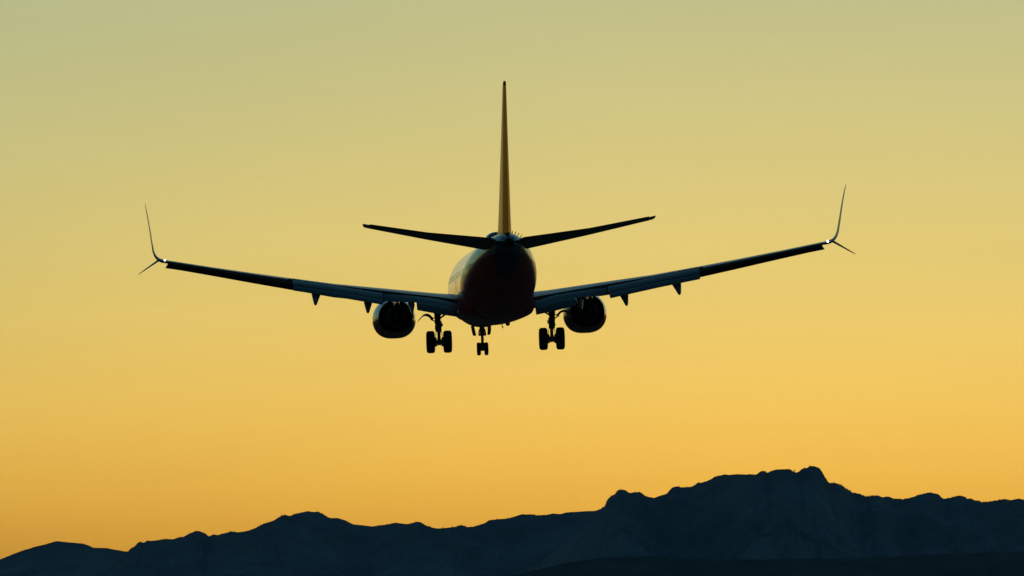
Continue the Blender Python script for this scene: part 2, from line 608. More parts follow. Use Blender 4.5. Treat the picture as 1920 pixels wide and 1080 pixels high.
def lone_tree():
    us, X, Y, Z = cr_mass
    i = int(np.argmin(np.abs(us - 1489.5)))
    e = bpy.data.objects.new('tree', None)
    e.location = (X[i], Y[i] - 2, Z[i] - 3.4)
    COL.objects.link(e)
    e['label'] = 'lone small tree standing in the notch just left of the highest peak'
    e['category'] = 'tree'
    e.scale = (1.4, 1.4, 1.4)
    bm = bmesh.new()
    tube(bm, (0, 0, 0), (0.2, 0, 2.2), 0.5, 0.4, 7)
    tube(bm, (0.2, 0, 2.2), (0.1, 0, 4.6), 0.4, 0.12, 7)
    tube(bm, (0.2, 0, 2.4), (1.5, 0.3, 3.8), 0.13, 0.06, 6)
    tube(bm, (0.2, 0, 2.6), (-1.1, -0.4, 4.0), 0.13, 0.06, 6)
    from_bm('trunk', bm, M['bark'], e)
    rnd = random.Random(9)
    bm = bmesh.new()
    for cx, cy, cz, rr in ((0.1, 0, 4.9, 1.3), (1.5, .3, 4.1, 0.9), (-1.1, -.4, 4.3, 1.0), (.4, .6, 5.6, .8)):
        for _ in range(90):
            d = Vector((rnd.gauss(0, 1), rnd.gauss(0, 1), rnd.gauss(0, .8))).normalized() * rr * rnd.random() ** 0.4
            c = Vector((cx, cy, cz)) + d
            a = Vector((rnd.gauss(0, 1), rnd.gauss(0, 1), rnd.gauss(0, 1))).normalized() * .28
            b = a.orthogonal().normalized() * .2
            bm.faces.new([bm.verts.new(c + a), bm.verts.new(c + b), bm.verts.new(c - a), bm.verts.new(c - b)])
    from_bm('crown', bm, M['foliage'], e, smooth=False)


lone_tree()

# ================================================================== AIRLINER
PLANE = bpy.data.objects.new('passenger_jet', None)
YAW, PITCH, ROLL = R(2.5917), R(0.6804), R(1.7326)
Rz = Matrix.Rotation(YAW, 3, 'Z')
Rx = Matrix.Rotation(PITCH, 3, 'X')
Ry = Matrix.Rotation(-ROLL, 3, 'Y')
RM = Rz @ Rx @ Ry
PLANE.matrix_world = Matrix.Translation(Vector((-0.9128, 469.0, 17.7529 + EYE)) - RM @ Vector((0, 0, BASE_Z))) @ RM.to_4x4()
PLANE.empty_display_size = 2
COL.objects.link(PLANE)
PLANE['label'] = 'twin engine passenger jet seen from behind, landing gear and flaps down, above the mountains'
PLANE['category'] = 'airplane'

# ---------------------------------------------------------------- fuselage
FUS = [  # station, half width, top, bottom
    (0.00, 0.02, -0.70, -0.76), (0.15, 0.34, -0.40, -1.08), (0.5, 0.62, -0.10, -1.34), (1.0, 0.88, 0.20, -1.55), (1.6, 1.12, 0.55, -1.72),
    (2.4, 1.38, 1.15, -1.85), (3.2, 1.58, 1.62, -1.94), (4.2, 1.75, 1.86, -1.985), (5.4, 1.80, 1.97, -2.0), (6.8, 1.83, 2.005, -2.0), (10, 1.85, 2.005, -2.0),
    (16, 1.88, 2.005, -2.0), (22, 1.88, 2.005, -2.0), (24.5, 1.88, 2.005, -2.0), (26, 1.875, 2.0, -1.90), (28, 1.80, 1.99, -1.50), (30, 1.65, 2.01, -0.98),
    (32, 1.43, 2.04, -0.42), (34, 1.13, 2.06, 0.13), (36, 0.78, 2.02, 0.70), (37, 0.56, 1.93, 0.95), (37.7, 0.37, 1.80, 1.13), (38.05, 0.22, 1.66, 1.24)]


def fus(s):
    hw, zt, zb = smooth_tab(FUS, s)
    return hw, (zt + zb) / 2, (zt - zb) / 2


def fus_x(s, z, off=0.0):
    hw, zc, hh = fus(s)
    q = max(-1, min(1, (z - zc) / hh))
    return (hw + off) * math.sqrt(max(0, 1 - q * q))


def fus_ring(s, n=72):
    hw, zc, hh = fus(s)
    out = []
    for i in range(n):
        a = 2 * math.pi * i / n
        out.append(P(hw * math.sin(a), s, zc + hh * math.cos(a)))
    return out


bm = bmesh.new()
sts = sorted(set([0, .04, .08, .15, .25, .4, .6, .8, 1.0, 1.3, 1.6, 2, 2.4, 2.8, 3.2, 3.7, 4.2, 4.8, 5.4, 6.1, 6.8] + [7.5 + i * .85 for i in range(21)] + [25 + i * .4 for i in range(33)]))
sts = [s for s in sts if s <= 38.0]
if sts[-1] < 37.9:
    sts += [38.0]
loft(bm, [fus_ring(s) for s in sts], cap1=False)
FUSE = from_bm('fuselage', bm, M['livery'], PLANE)

# exhaust of the auxiliary power unit: ring and dark throat at the very end
bm = bmesh.new()
hw, zc, hh = fus(38.0)
ringo = lambda k, s: [P(hw * k * math.sin(2 * math.pi * i / 28), s, zc + hh * k * math.cos(2 * math.pi * i / 28)) for i in range(28)]
loft(bm, [ringo(1.004, 37.9), ringo(1.02, 38.08), ringo(0.86, 38.08), ringo(0.8, 37.55)], cap0=False, cap1=True)
from_bm('exhaust_outlet', bm, M['dark'], FUSE)


def fus_patch(bm, s0, s1, z0, z1, side, off=0.008, ns=4, nz=7, mi=0):
    grid = []
    for i in range(ns + 1):
        s = s0 + (s1 - s0) * i / ns
        row = []
        for j in range(nz + 1):
            z = z0 + (z1 - z0) * j / nz
            hw_, zc_, hh_ = fus(s)
            x = fus_x(s, z)
            nr = Vector((x / hw_**2, 0, (z - zc_) / hh_**2)).normalized()
            p = P(side * (x + nr.x * off), s, z + nr.z * off)
            row.append(bm.verts.new(p))
        grid.append(row)
    for i in range(ns):
        for j in range(nz):
            bm.faces.new((grid[i][j], grid[i + 1][j], grid[i + 1][j + 1], grid[i][j + 1])).material_index = mi


def solid(bm, t=0.02):
    bmesh.ops.recalc_face_normals(bm, faces=bm.faces[:])
    bmesh.ops.solidify(bm, geom=bm.faces[:], thickness=t)


for side in (-1, 1):
    for s0, w_, z0, z1 in ((4.6, .86, -1.0, .85), (29.6, .76, -.55, 1.1)):
        bm = bmesh.new()
        fus_patch(bm, s0, s0 + w_, z0, z1, side, 0.005)
        solid(bm, .01)
        from_bm('door', bm, M['livery'], FUSE)
    for s0 in (16.55, 17.6):
        bm = bmesh.new()
        fus_patch(bm, s0, s0 + .5, -.35, .62, side, 0.003)
        solid(bm, .01)
        from_bm('exit_hatch', bm, M['livery'], FUSE)

# cabin windows, one mesh shared by all
bm = bmesh.new()
n = 16
out_r, in_r, pane = [], [], []
for i in range(n):
    a = 2 * math.pi * i / n
    c_, s_ = math.cos(a), math.sin(a)
    e = lambda v, pw=0.75: math.copysign(abs(v) ** pw, v)
    out_r.append((0, .15 * e(c_), .205 * e(s_)))
    in_r.append((0.006, .125 * e(c_), .175 * e(s_)))
    pane.append((-0.008, .12 * e(c_), .17 * e(s_)))
vo, vi, vp = [[bm.verts.new((.002 - z * z / 3.8, y, z)) for x, y, z in r_] for k, r_ in enumerate((out_r, in_r, pane))]
vc = bm.verts.new((.002, 0, 0))
for i in range(n):
    j = (i + 1) % n
    bm.faces.new((vo[i], vo[j], vi[j], vi[i])).material_index = 0
    bm.faces.new((vi[i], vi[j], vp[j], vp[i])).material_index = 0
for i in range(n):
    bm.faces.new((vp[i], vp[(i + 1) % n], vc)).material_index = 1
for f in bm.faces:
    f.normal_update()
win_me = bpy.data.meshes.new('window')
bm.to_mesh(win_me)
bm.free()
win_me.materials.append(M['blue'])
win_me.materials.append(M['glass'])
for side in (-1, 1):
    for k in range(45):
        s = 6.3 + k * .515
        if any(abs(s - q) < .4 for q in (4.95, 29.98)):
            continue
        o = bpy.data.objects.new('window', win_me)
        z = 0.42
        hw_, zc_, hh_ = fus(s)
        x = fus_x(s, z)
        nr = Vector((x / hw_**2, 0, (z - zc_) / hh_**2)).normalized()
        ds = (fus_x(s + .2, z) - fus_x(s - .2, z)) / .4
        ang = math.atan2(nr.z, nr.x)
        o.location = P(side * x, s, z)
        o.rotation_euler = (Matrix.Rotation(math.atan(ds) * side, 3, 'Z') @ Matrix.Rotation(0 if side > 0 else math.pi, 3, 'Z') @ Matrix.Rotation(-ang, 3, 'Y')).to_euler()
        COL.objects.link(o)
        o.parent = FUSE

# wing to body fairing
FAIR = [(12.2, 0.90, .30), (12.9, 1.20, .62), (14, 1.72, .92), (15.5, 1.93, 1.0), (18, 1.97, 1.0), (21, 1.97, 1.0), (22.5, 1.9, .93), (24, 1.66, .75), (25.2, 1.35, .5), (26.2, 1.0, .3)]
bm = bmesh.new()
rings = []
shape = [(-.52, .985), (-.8, 1.0), (-1.1, 1.003), (-1.35, .995), (-1.55, .965), (-1.68, .915), (-1.77, .84), (-1.84, .75), (-1.93, .62), (-2.02, .46), (-2.08, .28), (-2.11, .12)]
for k in range(40):
    s = 12.2 + k * (26.2 - 12.2) / 39
    hw_, g_ = smooth_tab(FAIR, s)
    half = []
    for z, f in shape:
        # blend from just under the fuselage skin to the fairing shape
        x_f = hw_ * f if hw_ > 0 else 0
        hwf, zcf, hhf = fus(s)
        z_in = zcf - hhf * 0.96
        zz = -0.9 + (z + 0.9) * (0.72 + 0.28 * g_) if z < -.9 else z
        zz = max(zz, -2.115)
        if s > 24:
            zz += (s - 24) * 0.16
        half.append((x_f, zz))
    ring = [P(x, s, z) for x, z in half] + [P(-x, s, z) for x, z in half[::-1]]
    rings.append(ring)
loft(bm, rings)
BELLY = from_bm('belly_fairing', bm, M['livery'], PLANE)

# radome hump of the cabin internet antenna on the crown
bm = bmesh.new()
rings = []
for k in range(17):
    u = -1 + 2 * k / 16
    s = 25.0 + 1.35 * u
    f = max(0.03, (1 - abs(u) ** 2.6)) ** 0.5
    ring = []
    for i in range(17):
        a = math.pi * i / 16
        x = -0.60 * f * math.cos(a)
        zz = math.sin(a) ** 0.7 * 0.47 * f
        ring.append(P(x, s, max(fus(s)[1] + fus(s)[2] * math.sqrt(1 - (x / 1.88) ** 2) - .03, 1.95 + zz)))
    rings.append(ring)
loft(bm, rings, cap0=True, cap1=True, closed=True)
from_bm('antenna_radome', bm, M['radome'], FUSE)

# vortex generators: two fans of small upright blades on the aft crown
for side in (-1, 1):
    for x in (.33, .47, .61, .74):
        bm = bmesh.new()
        s = 33.4
        hw_, zc_, hh_ = fus(s)
        z = zc_ + hh_ * math.sqrt(1 - (x / hw_) ** 2)
        nr = Vector((x / hw_**2, 0, (z - zc_) / hh_**2)).normalized()
        nr = Vector((nr.x * .75 * side, 0, nr.z)).normalized()
        a = Vector((side * x + .04, 0, z))
        tn = Vector((nr.z, 0, -nr.x)) * .016
        pr = []
        for s_, h in ((s - .16, .0), (s - .02, .15), (s + .14, .17), (s + .16, -.03), (s - .16, -.05)):
            q = a + nr * h
            pr.append((q, s_))
        A = [bm.verts.new(P((q + tn).x, s_, (q + tn).z)) for q, s_ in pr]
        B = [bm.verts.new(P((q - tn).x, s_, (q - tn).z)) for q, s_ in pr]
        bm.faces.new(A)
        bm.faces.new(B[::-1])
        for i in range(5):
            bm.faces.new((A[i], B[i], B[(i + 1) % 5], A[(i + 1) % 5]))
        from_bm('vortex_generator', bm, M['dark'], FUSE, smooth=False)

# belly beacon, drain mast, blade antennas
bm = bmesh.new()
rings = []
for k in range(9):
    a = math.pi * k / 8 * .92 + .08
    rr, dz = 0.115 * math.sin(a), -0.115 * math.cos(a)
    rings.append([P(.77 + rr * math.cos(6.2832 * i / 16), 17 + rr * math.sin(6.2832 * i / 16), -2.09 + dz) for i in range(16)])
loft(bm, rings)
tube(bm, P(.77, 17, -1.8), P(.77, 17, -2.0), .07, .07)
from_bm('belly_beacon', bm, M['dark'], BELLY)
bm = bmesh.new()
tube(bm, P(.50, 15.0, -1.85), P(.585, 15.05, -2.2), .022, .018, 8)
tube(bm, P(.575, 15.0, -2.18), P(.60, 15.15, -2.26), .032, .03, 8)
from_bm('drain_mast', bm, M['dark'], BELLY)
for s0, z0 in ((9.2, -1.98), (10.6, -1.98)):
    bm = bmesh.new()
    loft(bm, [foil(P(0, s0, z0), P(0, s0 + .34, z0), .03, 6, 0, Vector((1, 0, 0))), foil(P(0, s0 + .18, z0 - .26), P(0, s0 + .36, z0 - .26), .018, 6, 0, Vector((1, 0, 0)))])
    from_bm('blade_antenna', bm, M['dark'], FUSE)

# ---------------------------------------------------------------- vertical stabilizer
FINS = [  # z, LE, hinge, TE, half thickness
    (1.55, 31.3, 35.55, 37.25, .36), (3.0, 32.42, 36.0, 37.62, .29), (6.0, 34.73, 37.05, 38.36, .185), (9.2, 37.2, 38.18, 39.12, .078)]


def fin_half(z, s):
    le, hg, te, ht = interp(FINS, z)
    u = (s - le) / (te - le)
    return ht * naca_t(max(u, 0)) * 2


bm = bmesh.new()
rings = []
zs = [1.55, 2.2, 3, 4, 5, 6, 7, 8, 8.8, 9.2, 9.36, 9.43]
for z in zs:
    zz = min(z, 9.2)
    le, hg, te, ht = interp(FINS, zz)
    k = 1.0 if z <= 9.2 else (0.9 if z < 9.4 else .6)
    ring = []
    N = 14
    us = [(0.5 * (1 - math.cos(math.pi * i / N))) for i in range(N + 1)]
    cut = (hg - le) / (te - le)
    pl = [(u * cut) for u in us]
    shift = (z - 9.2) * .7 if z > 9.2 else 0
    for u in pl[::-1]:
        ring.append(P(ht * k * 2 * naca_t(u), le + shift + u * (te - le), z))
    for u in pl[1:]:
        ring.append(P(-ht * k * 2 * naca_t(u), le + shift + u * (te - le), z))
    rings.append(ring)
loft(bm, rings)
FIN = from_bm('vertical_stabilizer', bm, M['orange'], PLANE)


def rudder_piece(name, z0, z1, mat, parent, defl=0.0):
    bm = bmesh.new()
    rings = []
    for k in range(6):
        z = z0 + (z1 - z0) * k / 5
        le, hg, te, ht = interp(FINS, min(z, 9.2))
        cut = (hg - le) / (te - le)
        L = te - hg - .025
        ring = []
        ks = [0, .15, .4, .7, 1.0]
        up, dn = [], []
        for q in ks:
            u = cut + (1 - cut) * q
            h = ht * 2 * naca_t(u) * .985 + .006
            off = -math.tan(defl) * q * L
            up.append(P(h + off, hg + .025 + q * L, z))
            dn.append(P(-h + off, hg + .025 + q * L, z))
        rings.append(up[::-1] + dn)
    loft(bm, rings)
    return from_bm(name, bm, mat, parent)


RUD = rudder_piece('rudder', 2.0, 9.2, M['rudder'], FIN)
bm = bmesh.new()
tube(bm, P(0, 39.0, 9.02), P(0, 39.34, 9.03), .012, .006, 6)
from_bm('static_wick', bm, M['dark'], RUD)
bm = bmesh.new()
tube(bm, P(0, 38.9, 9.22), P(0, 39.2, 9.26), .045, .03, 8)
from_bm('tail_light', bm, M['dark'], FIN)
# dorsal fin
bm = bmesh.new()
loft(bm, [[P(x, s, z) for x, z in ((-hw_, 1.9), (-hw_ * .35, zt), (hw_ * .35, zt), (hw_, 1.9))] for s, hw_, zt in ((26.6, .04, 2.0), (28.5, .13, 2.25), (30.5, .25, 2.6), (32.4, .32, 3.05), (34.0, .34, 3.05))])
from_bm('dorsal_fin', bm, M['livery'], FIN)

# ---------------------------------------------------------------- horizontal stabilizers
for side in (-1, 1):
    # x, LE, TE, z of LE, z of TE, thickness
    ST = [(0.35, 33.55, 37.15, 1.30, 1.68, .50), (1.0, 33.95, 37.38, 1.38, 1.74, .44), (4.0, 36.0, 38.36, 1.86, 2.06, .235), (6.9, 37.85, 39.2, 2.395, 2.53, .11), (7.12, 38.12, 39.2, 2.44, 2.56, .085), (7.2, 38.5, 39.15, 2.50, 2.565, .05)]

    def st(x):
        return interp(ST, x)
    bm = bmesh.new()
    rings = []
    HGE = .70
    for x in (.35, 1.0, 2, 3, 4, 5, 6, 6.9, 7.12, 7.2):
        le, te, z0, z1, th = st(x)
        cut = HGE if x <= 6.9 else 1.0
        a, b = Vector(P(side * x, le, z0)), Vector(P(side * x, te, z1))
        ring = []
        for u, sg in sec_points(12, 0, 1):
            u *= cut
            ring.append(a + (b - a) * u + Vector((0, 0, th * naca_t(u) * sg)))
        rings.append(ring)
    loft(bm, rings)
    HS = from_bm('horizontal_stabilizer', bm, M['stab'], PLANE)
    bm = bmesh.new()
    rings = []
    for x in (.75, 2, 4, 6, 6.87):
        le, te, z0, z1, th = st(x)
        a, b = Vector(P(side * x, le, z0)), Vector(P(side * x, te, z1))
        up, dn = [], []
        for q in (0.02, .3, .65, 1.0):
            u = HGE + (1 - HGE) * q
            base = a + (b - a) * u + Vector((0, 0, (te - le) * (1 - HGE) * q * .03))
            h = th * naca_t(u) + .004
            up.append(base + Vector((0, 0, h)))
            dn.append(base - Vector((0, 0, h)))
        rings.append(up[::-1] + dn)
    loft(bm, rings)
    EL_ = from_bm('elevator', bm, M['stab'], HS)

# ---------------------------------------------------------------- wings
WX = [  # x, LE, clean TE, crest z, spoiler TE station, spoiler TE z, t/c
    (1.5, 14.15, 21.3, -.50, 20.15, -.90, .120), (2.9, 15.2, 21.3, -.41, 20.2, -.70, .118), (5.2, 16.62, 21.35, -.155, 20.4, -.375, .115), (8.2, 18.19, 21.95, .17, 21.2, .04, .110),
    (10.45, 19.37, 22.5, .49, 21.95, .41, .105), (12.4, 20.38, 23.02, .79, 22.55, .725, .102), (14.4, 21.43, 23.53, 1.11, 23.15, 1.06, .10), (16.3, 22.42, 24.02, 1.435, 23.75, 1.39, .12), (16.85, 22.70, 24.14, 1.53, 23.9, 1.485, .135)]


def wing_sec(x):
    le, te, zc, ss, sz, tc_ = interp(WX, x)
    c = te - le
    us = (ss - le) / c
    # z(u) = z0 + a u + c*tc*naca(u); crest seen along a line climbing 1.5 degrees forward
    a = 0.0
    z0 = 0.0
    VS = math.tan(R(1.45))
    grid = [i / 60 for i in range(61)]
    for _ in range(30):
        m_ = max(z0 + a * u + c * tc_ * naca_t(u) + 0 * VS for u in grid)
        z0 += zc - m_
        cur = z0 + a * us + c * tc_ * naca_t(us)
        a += (sz - cur) / us * .8
    return le, te, c, z0, a, tc_, us


def wing_pt(side, x, u, sg, off=0.0):
    le, te, c, z0, a, tc_, us = wing_sec(x)
    k = 1.0 if sg > 0 else 0.72
    return P(side * x, le + u * c, z0 + a * u + sg * (c * tc_ * naca_t(u) * k + off))


SLAT_BOT = [(5.4, -.82), (8.2, -.50), (10.5, -.06), (12.2, .26), (14.4, .69), (16.72, 1.13)]

for side in (-1, 1):
    # fixed wing box: flapped span ends at the spoiler edge, the rest runs to the aileron hinge
    bm = bmesh.new()
    rings = []
    for x in (1.5, 2.2, 2.9, 4.0, 5.2, 6.7, 8.2, 9.4, 10.42, 10.50, 12.4, 14.4, 15.4, 16.05, 16.10, 16.55, 16.85):
        us = wing_sec(x)[6]
        if x <= 10.45:
            cu, cl = us, us - .14
        elif x <= 16.07:
            cu, cl = .755, .745
        else:
            cu, cl = 1.0, 1.0
        N = 12
        q = [0.5 * (1 - math.cos(math.pi * i / N)) for i in range(N + 1)]
        ring = [wing_pt(side, x, u * cu, 1) for u in q[::-1]] + [wing_pt(side, x, u * cl, -1) for u in q[1:]]
        rings.append(ring)
    loft(bm, rings)
    WING = from_bm('wing', bm, M['grey'], PLANE)

    # aileron
    bm = bmesh.new()
    rings = []
    for x in (10.56, 12.4, 14.4, 16.03):
        up = [wing_pt(side, x, u, 1, .003) for u in (.762, .84, .92, 1.0)]
        dn = [wing_pt(side, x, u, -1, .003) for u in (.762, .84, .92, 1.0)]
        rings.append(up[::-1] + dn)
    loft(bm, rings)
    from_bm('aileron', bm, M['grey'], WING)

    # spoiler panels lying on the upper skin
    xsp = [2.15, 3.2, 4.5, 5.75, 6.9, 8.05, 9.2, 10.35]
    for x0, x1 in zip(xsp[:-1], xsp[1:]):
        bm = bmesh.new()
        rings = []
        for k in range(4):
            x = x0 + .02 + (x1 - x0 - .04) * k / 3
            us = wing_sec(x)[6]
            c = wing_sec(x)[2]
            u0 = us - .72 / c
            uu = [u0 + (us + .006 - u0) * j / 4 for j in range(5)]
            rings.append([wing_pt(side, x, u, 1, .018) for u in uu] + [wing_pt(side, x, u, 1, .001) for u in uu[::-1]])
        loft(bm, rings)
        from_bm('spoiler', bm, M['grey'], WING)

    # slats, drooped ahead of the leading edge
    for x0, x1 in ((5.5, 8.1695), (8.1705, 10.9195), (10.9205, 13.7195), (13.7205, 16.70)):
        bm = bmesh.new()
        rings = []
        for k in range(5):
            x = x0 + (x1 - x0) * k / 4
            le, te, c, z0, a, tc_, us = wing_sec(x)
            zb = interp(SLAT_BOT, x)[0]
            top = z0 + .03 * c + .02
            ch = min(.62, .17 * c + .2)
            top = min(top, interp(WX, x)[2] - .085)
            pts = [(le + .16, top + .06), (le - .02, top + .035), (le - .22, top - .06), (le - .36, (top + zb) / 2 + .02), (le - .40, zb + .10), (le - .34, zb + .01), (le - .20, zb),
                   (le - .19, zb + .03), (le - .26, zb + .13), (le - .24, (top + zb) / 2 + .02), (le - .12, top - .09), (le + .02, top - .0)]
            lean = .11 if x > 16.6 else 0.0      # the outer end is cut on the slant
            rings.append([P(side * (x + lean * (1 - 2 * (z_ - zb) / max(top + .06 - zb, .05))), s_, z_) for s_, z_ in pts])
        loft(bm, rings)
        from_bm('slat', bm, M['grey'], WING)

    # flap elements: span stations with (x, s0, z0, s1, z1, thickness)
    def flap(name, secs, parent, camber=.04):
        bm = bmesh.new()
        rings = []
        for x, s0, z0, s1, z1, th in secs:
            rings.append(foil(P(side * x, s0, z0), P(side * x, s1, z1), th, 10, camber))
        loft(bm, rings)
        return from_bm(name, bm, M['grey'], parent)

    f1 = flap('flap', [(1.93, 20.02, -1.06, 21.5, -1.44, .20), (3.0, 20.05, -.82, 21.5, -1.12, .20), (4.0, 20.12, -.67, 21.5, -.97, .20), (5.2, 20.25, -.50, 21.5, -.90, .19), (5.70, 20.3, -.44, 21.5, -.85, .18)], WING)
    flap('aft_flap', [(2.0, 21.42, -1.42, 22.15, -1.78, .11), (3.04, 21.42, -1.10, 22.2, -1.59, .11), (4.06, 21.42, -.95, 22.2, -1.37, .11)], f1, .02)
    f2 = flap('flap', [(5.76, 20.35, -.42, 21.75, -.74, .18), (7.2, 20.75, -.20, 22.05, -.46, .17), (8.3, 21.05, -.03, 22.3, -.23, .16), (10.36, 21.75, .33, 22.85, .10, .14)], WING)
    flap('aft_flap', [(5.78, 21.72, -.80, 22.5, -1.06, .10), (8.3, 22.26, -.285, 22.95, -.58, .095), (10.34, 22.82, .04, 23.35, -.23, .085)], f2, .02)

    # flap track fairings: canoe bodies whose drooped tails point down and aft
    for xc, sc0, zt, tipx, tips, tipz, wd in ((9.15, 20.6, -.20, .12, 23.7, -1.02, .24), (6.50, 19.6, -.62, .10, 23.0, -1.49, .235), (4.30, 19.2, -.92, .02, 22.4, -1.58, .17)):
        bm = bmesh.new()
        rings = []
        for k in range(13):
            u = k / 12
            s = sc0 + (tips - sc0) * u
            w_ = wd * math.sin(math.pi * min(1, u * .80 + .08)) ** .6 * (1 - .55 * max(0, u - .6) / .4)
            zc_ = zt - .02 + (tipz - zt + .04) * max(0, (u - .42) / .58) ** 1.25
            h = .24 * math.sin(math.pi * min(1, u * .86 + .06)) ** .6
            if k == 12:
                w_, h = .012, .02
            xx = xc + tipx * max(0, u - .4) / .6
            rings.append([P(side * (xx + w_ * math.sin(2 * math.pi * i / 16)), s, zc_ + h * math.cos(2 * math.pi * i / 16)) for i in range(16)])
        loft(bm, rings)
        from_bm('flap_track_fairing', bm, M['grey'], WING)

    # winglet: upper blade, and the strake below
    path = [(16.85, 1.455, 22.70, 24.14, .20), (17.0, 1.485, 22.8, 24.16, .19), (17.13, 1.545, 22.9, 24.18, .17), (17.24, 1.64, 22.98, 24.22, .145), (17.33, 1.78, 23.08, 24.28, .12), (17.40, 1.98, 23.2, 24.36, .10),
            (17.47, 2.45, 23.52, 24.58, .078), (17.55, 3.05, 23.95, 24.86, .066), (17.63, 3.6, 24.36, 25.10, .055), (17.70, 4.0, 24.72, 25.30, .045), (17.735, 4.2, 25.0, 25.42, .034), (17.755, 4.33, 25.36, 25.5, .016)]
    bm = bmesh.new()
    rings = []
    for i, (x, z, s0, s1, th) in enumerate(path):
        a = path[max(0, i - 1)]
        b = path[min(len(path) - 1, i + 1)]
        tx_, tz_ = b[0] - a[0], b[1] - a[1]
        nr = Vector((-tz_ * side, 0, tx_)).normalized()
        if i == 0:
            nr = Vector((-.16 * side, 0, 1)).normalized()
        rings.append(foil(P(side * x, s0, z), P(side * x, s1, z), th, 10, 0, nr))
    loft(bm, rings)
    WL = from_bm('winglet', bm, M['grey'], WING)
    bm = bmesh.new()
    rings = []
    for x, z, s0, s1, th in ((17.10, 1.53, 23.05, 24.05, .13), (17.22, 1.45, 23.2, 24.12, .11), (17.5, 1.245, 23.5, 24.3, .085), (17.8, 1.025, 23.85, 24.5, .06), (18.0, .875, 24.12, 24.62, .04), (18.12, .785, 24.45, 24.72, .018)):
        nr = Vector((.59 * side, 0, .81)).normalized()
        x += (x - 17.1) * .08
        rings.append(foil(P(side * x, s0, z), P(side * x, s1, z), th, 9, 0, nr))
    loft(bm, rings)
    from_bm('winglet_strake', bm, M['grey'], WL)
    # white position light in the trailing edge of the tip
    bm = bmesh.new()
    c = P(side * 16.83, 24.17, 1.485)
    for k in range(1):
        bmesh.ops.create_uvsphere(bm, u_segments=12, v_segments=8, radius=.05 if side > 0 else .036, matrix=Matrix.Translation(c))
    from_bm('position_light', bm, M['strobe'], WING)

    # ------------------------------------------------------------ engine
    ex, ez = (5.0 if side > 0 else -4.93), -1.60

    def eng_ring(s, r, n=48, flat=True, dz=0.0):
        ring = []
        for i in range(n):
            a = 2 * math.pi * i / n
            x, z = math.sin(a), math.cos(a)
            if flat and z < 0:
                z = -abs(z) ** 1.0 * .885
                x = math.copysign(abs(x) ** .74, x)
            ring.append(P(ex + r * x, s, ez + dz + r * z))
        return ring
    NAC = [(10.95, .86, 1), (10.98, .93, 1), (11.15, 1.02, 1), (11.5, 1.08, 1), (12.1, 1.125, 1), (12.8, 1.125, 1), (13.5, 1.085, 1), (14.2, 1.01, 1), (14.8, .925, 1), (15.05, .885, 1), (15.05, .86, 1), (14.6, .87, 1), (13.6, .88, 1), (12.2, .86, 0), (11.5, .82, 0), (11.1, .82, 1), (10.95, .86, 1)]
    bm = bmesh.new()
    loft(bm, [eng_ring(s, r, 48, True, .03 * max(0, s - 13)) for s, r, _ in NAC], cap0=False, cap1=False)
    bm.faces.ensure_lookup_table()
    for k, f in enumerate(bm.faces):
        if 9 <= k // 48 <= 13:
            f.material_index = 1
    ENG = from_bm('engine', bm, [M['nacelle'], M['matt']], PLANE)
    bm = bmesh.new()
    rg = lambda s, r, dz=.04: [P(ex + r * math.sin(2 * math.pi * i / 40), s, ez + dz + r * math.cos(2 * math.pi * i / 40)) for i in range(40)]
    loft(bm, [rg(12.6, .48), rg(13.4, .60), rg(14.4, .63), rg(15.2, .56), rg(15.9, .45), rg(15.9, .42), rg(15.4, .44)], cap0=True, cap1=False)
    from_bm('core_cowl', bm, M['hot'], ENG)
    bm = bmesh.new()
    loft(bm, [rg(15.3, .435), rg(15.95, .40), rg(16.35, .36), rg(16.35, .34), rg(15.5, .38)], cap0=False, cap1=False)
    from_bm('exhaust_nozzle', bm, M['dark'], ENG)
    bm = bmesh.new()
    loft(bm, [rg(15.2, .26), rg(15.9, .25), rg(16.5, .17), rg(16.9, .07), rg(17.0, .02)])
    from_bm('exhaust_plug', bm, M['dark'], ENG)
    bm = bmesh.new()
    loft(bm, [eng_ring(11.75, .85), eng_ring(11.85, .85)])
    for k in range(24):     # blades on the disc
        a = 2 * math.pi * k / 24
        d = Vector((math.sin(a), 0, math.cos(a)))
        t_ = Vector((math.cos(a), 0, -math.sin(a)))
        c = P(ex, 11.7, ez)
        q = [c + d * .22 + t_ * .03, c + d * .22 - t_ * .03 + Vector((0, -.12, 0)), c + d * .79 - t_ * .09 + Vector((0, -.10, 0)), c + d * .79 + t_ * .07]
        bm.faces.new([bm.verts.new(v) for v in q])
    loft(bm, [rg(11.2, .02, 0), rg(11.4, .14, 0), rg(11.7, .24, 0)])
    from_bm('fan', bm, M['dark'], ENG, smooth=False)
    # pylon
    bm = bmesh.new()
    rings = []
    for s, hw_, z0, z1 in ((11.9, .04, -.62, -.52), (12.8, .16, -.66, -.40), (14.2, .19, -.72, -.36), (15.4, .20, -1.00, -.45), (16.8, .18, -1.12, -.5), (18.2, .12, -.95, -.6), (19.0, .03, -.8, -.66)):
        rings.append([P(ex + x * hw_, s, z) for x, z in ((-.6, z1), (.6, z1), (1, (z0 + z1) / 2), (.8, z0), (-.8, z0), (-1, (z0 + z1) / 2))])
    loft(bm, rings)
    from_bm('pylon', bm, M['nacelle'], ENG)

# ---------------------------------------------------------------- landing gear
TYRE = [(-.19, .27), (-.205, .36), (-.215, .44), (-.205, .50), (-.165, .548), (-.10, .566), (0, .57), (.10, .566), (.165, .548), (.205, .50), (.215, .44), (.205, .36), (.19, .27)]
RIM = [(-.19, .27), (-.16, .25), (-.08, .22), (-.07, .09), (-.10, .02)]


